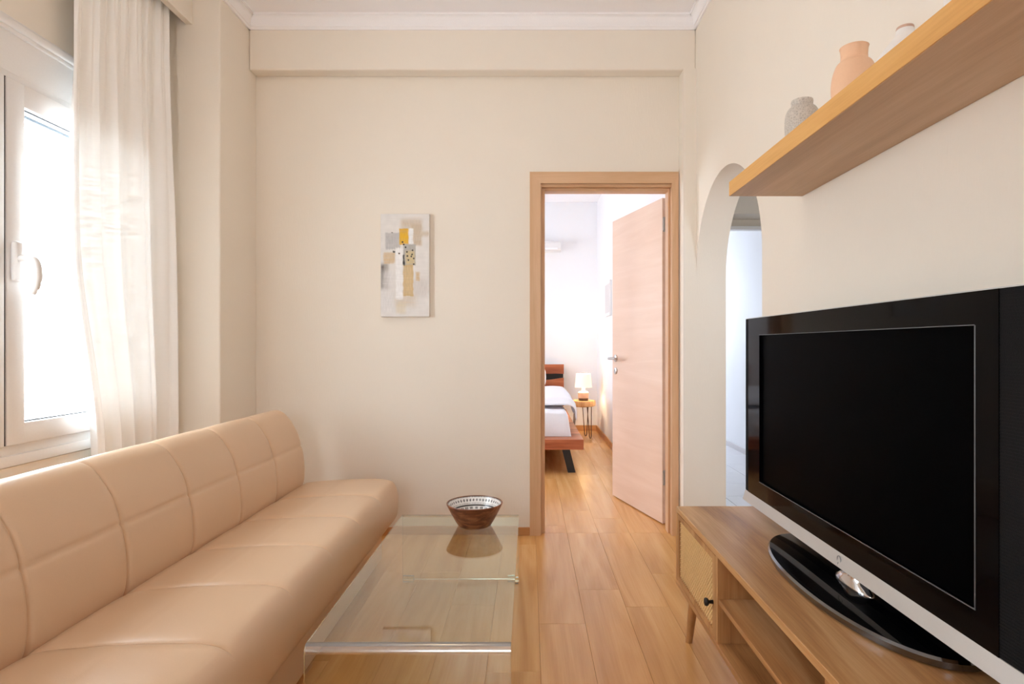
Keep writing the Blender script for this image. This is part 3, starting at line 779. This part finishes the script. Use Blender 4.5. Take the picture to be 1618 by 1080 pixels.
# stand
bm = bmesh.new(); NB = 96; cx, cyy = .805, 1.458
def el(t, rx, ry):
    c, s = math.cos(t), math.sin(t); e = 2/2.15
    return (cx+rx*math.copysign(abs(c)**e, c) if c < 0 else cx+rx*.72*abs(c)**e, cyy+ry*math.copysign(abs(s)**e, s))
rings = [(.150, .368, .0005), (.156, .375, .004), (.157, .376, .016), (.152, .371, .021)]
rows = [[(*el(2*PI*i/NB, a, b_), UZ1+z) for i in range(NB)] for a, b_, z in rings]
Rr = grid(bm, rows, close_v=True); bm.faces.new(Rr[0]); bm.faces.new(Rr[-1])
sb = obj('stand_base', bm, M['darkchrome'], tv, smooth='auto')
bm = bmesh.new(); rows = [[(*el(2*PI*i/NB, .152*k, .371*k), UZ1+.0212+.004*(1-k**4)) for i in range(NB)] for k in (1, .96, .9, .8, .6, .4, .2, .02)]
Rr = grid(bm, rows, close_v=True); bm.faces.new(Rr[-1])
obj('glossy_top', bm, M['glossblack'], sb, smooth=True)
bm = bmesh.new()
prof = [(.028, 1.2, .022), (.026, 1.15, .03), (.022, 1.0, .042), (.018, .9, .052), (.018, .9, .0585)]
rows = [[(.775+r_*.9*math.cos(2*PI*i/32), 1.425+r_*2.4*s_*math.sin(2*PI*i/32), UZ1+z) for i in range(32)] for r_, s_, z in prof]
Rr = grid(bm, rows, close_v=True); bm.faces.new(Rr[0]); bm.faces.new(Rr[-1])
obj('stand_neck', bm, M['chrome'], tv, smooth=True)

# ------------------------------------------------------------------ wall shelf and vases
SHZ0, SHZ1, SHX = 1.608, 1.657, .689
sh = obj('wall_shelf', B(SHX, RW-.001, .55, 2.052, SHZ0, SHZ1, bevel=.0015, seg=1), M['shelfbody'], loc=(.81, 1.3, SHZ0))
obj('lit_front_edge', B(SHX-.002, SHX+.0005, .55, 2.052, SHZ0+.0005, SHZ1-.0005), M['shelfwood'], sh)  # thin strip that gives the board's front its window-lit tone
tag(sh, 'long floating oak shelf on the right wall above the television', 'shelf')
def vase(name, label, prof, c, mat, n=56):
    o = obj(name, lathe(bmesh.new(), prof, c, n, cap=False), mat, smooth='auto', loc=c)
    return tag(o, label, 'vase', 'vases on the wall shelf')
def vprof(pts, wall=.005):
    cp = catmull([(a, b, 0) for a, b in pts], 6); out = [(0, 0.0002)]+[(p.x, p.y) for p in cp]
    inn = [(max(.004, p.x-wall), p.y) for p in reversed(cp) if p.y > .02]
    return out+inn+[(0, .02)]
vase('vase', 'squat grey vase with crackled relief, at the far end of the shelf',
     vprof([(.036, .0002), (.042, .02), (.047, .06), (.049, .10), (.047, .128), (.040, .145), (.032, .153), (.030, .157), (.031, .167), (.030, .172)]), (.818, 1.79, SHZ1), M['greyvase'])
vase('vase', 'smooth peach vase with a short wide neck, second from shelf end',
     vprof([(.038, .0002), (.047, .03), (.0525, .075), (.051, .11), (.042, .14), (.033, .150), (.0305, .160), (.0315, .178), (.0335, .185)]), (.815, 1.498, SHZ1), M['peach'])
wv = thing('vase', 'low white conical vase with narrow neck beside the peach vase', 'vase', (.815, 1.295, SHZ1+.0), 'vases on the wall shelf')
obj('body', lathe(bmesh.new(), vprof([(.05, .0002), (.068, .015), (.070, .035), (.056, .062), (.034, .092), (.021, .108), (.0175, .116), (.017, .122)]), (.815, 1.295, SHZ1+.0), 56, cap=False), M['whiteclay'], wv, smooth='auto')
obj('rim', lathe(bmesh.new(), [(.0165, .1215), (.0175, .124), (.0165, .128), (.0135, .128), (.012, .122)], (.815, 1.295, SHZ1+.0), 40, cap=False), M['pinkclay'], wv, smooth='auto')
vase('vase', 'pale cream vase cut off by the top edge of the photo',
     vprof([(.03, .0002), (.04, .03), (.036, .06), (.016, .085), (.0095, .095), (.0105, .108)], .003), (.815, 1.158, SHZ1), M['whiteclay'])

# ------------------------------------------------------------------ ceiling lamp (just above the frame)
cl = thing('ceiling_lamp', 'round flush ceiling lamp giving warm light above the coffee table', 'lamp', (-.55, 2.0, ZC))
obj('canopy', lathe(bmesh.new(), [(0, -.03), (.15, -.03), (.16, -.02), (.16, -.001), (0, -.001)], (-.55, 2.0, ZC), 40, cap=False), M['pvc'], cl, smooth='auto')
obj('diffuser', lathe(bmesh.new(), [(.145, -.03), (.14, -.06), (.11, -.085), (.06, -.098), (0, -.10)], (-.55, 2.0, ZC), 40, cap=False), M['diffuser'], cl, smooth=True)

# ------------------------------------------------------------------ bedroom: bed
BXR, BXL, BY0, BY1 = .47, -1.25, 5.14, 7.62
bed = thing('bed', 'wooden platform bed with black slanted legs in the far bedroom', 'bed', (-.4, 6.4, 0))
pw = .215; y = BY0
obj('platform', B(BXL, BXR, BY0, BY1, .20, .289, bevel=.006), M['bedwood'], bed)
def wavy(z0, z1, seed):
    rnd = random.Random(seed); a, b_, c = [rnd.uniform(.006, .016) for _ in range(3)]
    xs = [BXL+(BXR-.03-BXL)*i/60 for i in range(61)]
    lo = [(x, z0+a*math.sin(9*x+seed)+.4*b_*math.sin(21*x)) for x in xs]; hi = [(x, z1+b_*math.sin(7*x+2*seed)+.4*c*math.sin(19*x)) for x in reversed(xs)]
    return lo+hi
for k, (a, b_) in enumerate(((.745, .86), (.545, .675), (.33, .49))):
    pl = wavy(a, b_, k+1)
    if k == 0: pl = pl[:61]+[(BXR-.03, .86), (BXL, .86)]
    obj('headboard_plank', prism(bmesh.new(), pl, 'y', BY1-.055, BY1-.015), M['bedwood'], bed)
obj('headboard_back', B(BXL, BXR-.035, BY1-.02, BY1, .10, .85), M['black'], bed)
for sx in (1, -1):
    for yy_ in (BY0+.02, BY1-.35):
        xm = (BXL+BXR)/2; f = lambda x: x if sx > 0 else 2*xm-x
        pl = [(f(.285), .20), (f(.352), .20), (f(.402), 0), (f(.336), 0)]
        obj('leg', prism(bmesh.new(), pl, 'y', yy_, yy_+.07), M['black'], bed)
def soft(name, x0, x1, y0, y1, z0, z1, amp, seed, r=.06, nx=46, ny=56, sag=None):
    bm = bmesh.new(); rows = []
    for j in range(ny+1):
        v = j/ny*2-1; row = []
        for i in range(nx+1):
            u = i/nx*2-1
            e = lambda t: math.copysign(abs(t)**.8, t)
            x = (x0+x1)/2+(x1-x0)/2*e(u); y = (y0+y1)/2+(y1-y0)/2*e(v)
            dx = min(x-x0, x1-x)/r; dy = min(y-y0, y1-y)/r
            k = math.sqrt(max(0, 1-(1-min(1, dx))**2))*math.sqrt(max(0, 1-(1-min(1, dy))**2))
            nn = mnoise.noise(Vector((x*5, y*5, seed)))*amp+mnoise.noise(Vector((x*14, y*9, seed+5)))*amp*.5
            zz = z0+(z1-z0)*k+nn*k+(sag(x, y) if sag else 0)*k
            row.append((x, y, zz))
        rows.append(row)
    R = grid(bm, rows)
    low = [[bm.verts.new((p[0], p[1], z0-.002)) for p in row] for row in (rows[0], rows[-1])]
    b_ = bmesh.ops.extrude_edge_only(bm, edges=[e for e in bm.edges if e.is_boundary])
    for v in [g for g in b_['geom'] if isinstance(g, bmesh.types.BMVert)]: v.co.z = z0-.002
    bmesh.ops.delete(bm, geom=[v for row in low for v in row], context='VERTS')
    return bm
mt = tag(obj('mattress', soft('m', BXL+.08, .375, 5.30, BY1-.06, .293, .50, .008, 1, r=.05), M['white_fabric'], smooth=True, loc=(-.4, 6.4, .29)), 'thick mattress in white sheet lying on the wooden platform bed', 'mattress')
def duvet():
    bm = bmesh.new(); rows = []
    for j in range(61):
        y = 5.62+(7.05-5.62)*j/60; t = (y-5.62)
        zt = .536+.05*sm(.0, .10, t)*(1-.35*sm(.16, .24, t))+.035*sm(.3, .8, t)
        row = []
        for i in range(61):
            u = i/60; L_ = (.43-BXL)+.11
            d = u*L_
            nn = mnoise.noise(Vector((d*5, y*5, 4)))*.012+mnoise.noise(Vector((d*13, y*8, 9)))*.006
            flat = .36-BXL
            if d < flat: x, z = BXL+d, zt+abs(nn)
            else:
                a = min(1, (d-flat)/.12)*PI/2; r_ = .076
                x = .36+r_*math.sin(a); z = zt-r_*(1-math.cos(a))-max(0, d-flat-.12)+nn*.4
            row.append((x, y, z))
        rows.append(row)
    grid(bm, rows); return bm
dv = tag(obj('duvet', duvet(), M['white_fabric'], smooth=True, loc=(-.4, 6.2, .53)), 'folded white duvet spread over the upper half of bed', 'duvet')
md = dv.modifiers.new('thickness', 'SOLIDIFY'); md.thickness = .014; md.offset = -1
def pillow(c, sx, sy, sz, rot):
    bm = bmesh.new(); rows = []
    for j in range(17):
        ph = -PI/2+PI*j/16; row = []
        for i in range(32):
            th = 2*PI*i/32; ex = .55
            cs, sn = math.cos(th), math.sin(th); cp_ = math.cos(ph)
            x = sx*math.copysign(abs(cs)**ex, cs)*cp_**.6 if cp_ > 1e-6 else 0; y = sy*math.copysign(abs(sn)**ex, sn)*cp_**.6 if cp_ > 1e-6 else 0
            row.append((x, y, sz*math.sin(ph)))
        rows.append(row)
    grid(bm, rows, close_v=True); bmesh.ops.remove_doubles(bm, verts=bm.verts, dist=1e-5)
    bmesh.ops.transform(bm, matrix=Matrix.Translation(c) @ Matrix.Rotation(rot, 4, 'X'), verts=bm.verts); return bm
tag(obj('pillow', pillow((-.09, 7.38, .712), .30, .18, .07, 1.0), M['white_fabric'], smooth=True, loc=(-.09, 7.38, .5)), 'plump white pillow propped against the right side of headboard', 'pillow')

# side table
ST = (.645, 7.12, 0)
stl = thing('side_table', 'round wooden log stool table on hairpin legs beside the bed', 'side table', ST)
bm = bmesh.new(); rows = []
for (k, z) in ((.9, .375), (1, .382), (1.02, .41), (1, .438), (.96, .445)):
    rows.append([(ST[0]+k*.138*(1+.05*math.sin(3*t+1)+.03*math.sin(7*t))*math.cos(t), ST[1]+k*.138*(1+.05*math.sin(3*t+1)+.03*math.sin(7*t))*math.sin(t), z) for t in [2*PI*i/48 for i in range(48)]])
Rr = grid(bm, rows, close_v=True); bm.faces.new(Rr[0]); bm.faces.new(Rr[-1])
obj('slab_top', bm, M['stool'], stl, smooth='auto')
for a in (math.radians(-50), math.radians(70), math.radians(190)):
    c, s = math.cos(a), math.sin(a); px, py = -s, c
    f = lambda rr, t, z: (ST[0]+c*rr+px*t, ST[1]+s*rr+py*t, z)
    pts = [f(.10, -.035, .376), f(.118, -.014, .03), f(.1195, -.008, .010), f(.12, 0, .005), f(.1195, .008, .010), f(.118, .014, .03), f(.10, .035, .376)]
    obj('hairpin_leg', tube(bmesh.new(), pts, .005, 8), M['rust'], stl, smooth=True)
# table lamp
LC = (.645, 7.10, .4455)
lp = thing('table_lamp', 'small table lamp with lit cream shade on the log side table', 'lamp', LC)
base = obj('base', lathe(bmesh.new(), [(0, .0), (.058, .0), (.060, .003), (.060, .03)], LC, 40, cap=False), M['brownclay'], lp, smooth='auto')
obj('body', lathe(bmesh.new(), [(.060, .03), (.063, .045), (.063, .090), (.061, .098)], LC, 40, cap=False), M['pinkclay'], lp, smooth='auto')
obj('neck', lathe(bmesh.new(), [(.061, .098), (.050, .106), (.026, .113), (.020, .122), (.020, .145), (.024, .15), (.024, .17), (0, .17)], LC, 40, cap=False), M['whiteclay'], lp, smooth='auto')
obj('shade', lathe(bmesh.new(), [(.101, .158), (.086, .316), (.084, .316), (.099, .158)], LC, 48, cap=False), M['shade'], lp, smooth='auto')
bl = bpy.data.lights.new('bulb', 'POINT'); bl.energy = 3.5; bl.color = (1, .78, .5); bl.shadow_soft_size = .03
bo = bpy.data.objects.new('bulb', bl); bo.location = (0, 0, .235); bo.parent = lp; link(bo)
# air conditioner high on the bedroom back wall
ac = thing('air_conditioner', 'white split air conditioner high on the bedroom back wall', 'air conditioner', (0, 7.62, 2.28))
obj('housing', prism(bmesh.new(), [(7.719, 2.30), (7.56, 2.305), (7.53, 2.33), (7.525, 2.39), (7.55, 2.415), (7.719, 2.42)], 'x', -.45, .40), M['pvc'], ac)
obj('louvre', B(-.41, .36, 7.522, 7.54, 2.312, 2.33, bevel=.003), M['trimwhite'], ac)
# framed wall print on the bedroom right wall (edge-on)
fr = thing('wall_print', 'small framed print seen edge on, bedroom right wall behind door leaf', 'picture', (.87, 6.55, 1.40))
obj('frame', B(.856, .879, 6.35, 6.75, 1.42, 1.80, bevel=.003), M['pvc'], fr)
obj('print', B(.8545, .857, 6.385, 6.715, 1.455, 1.765), M['tileskirt'], fr)
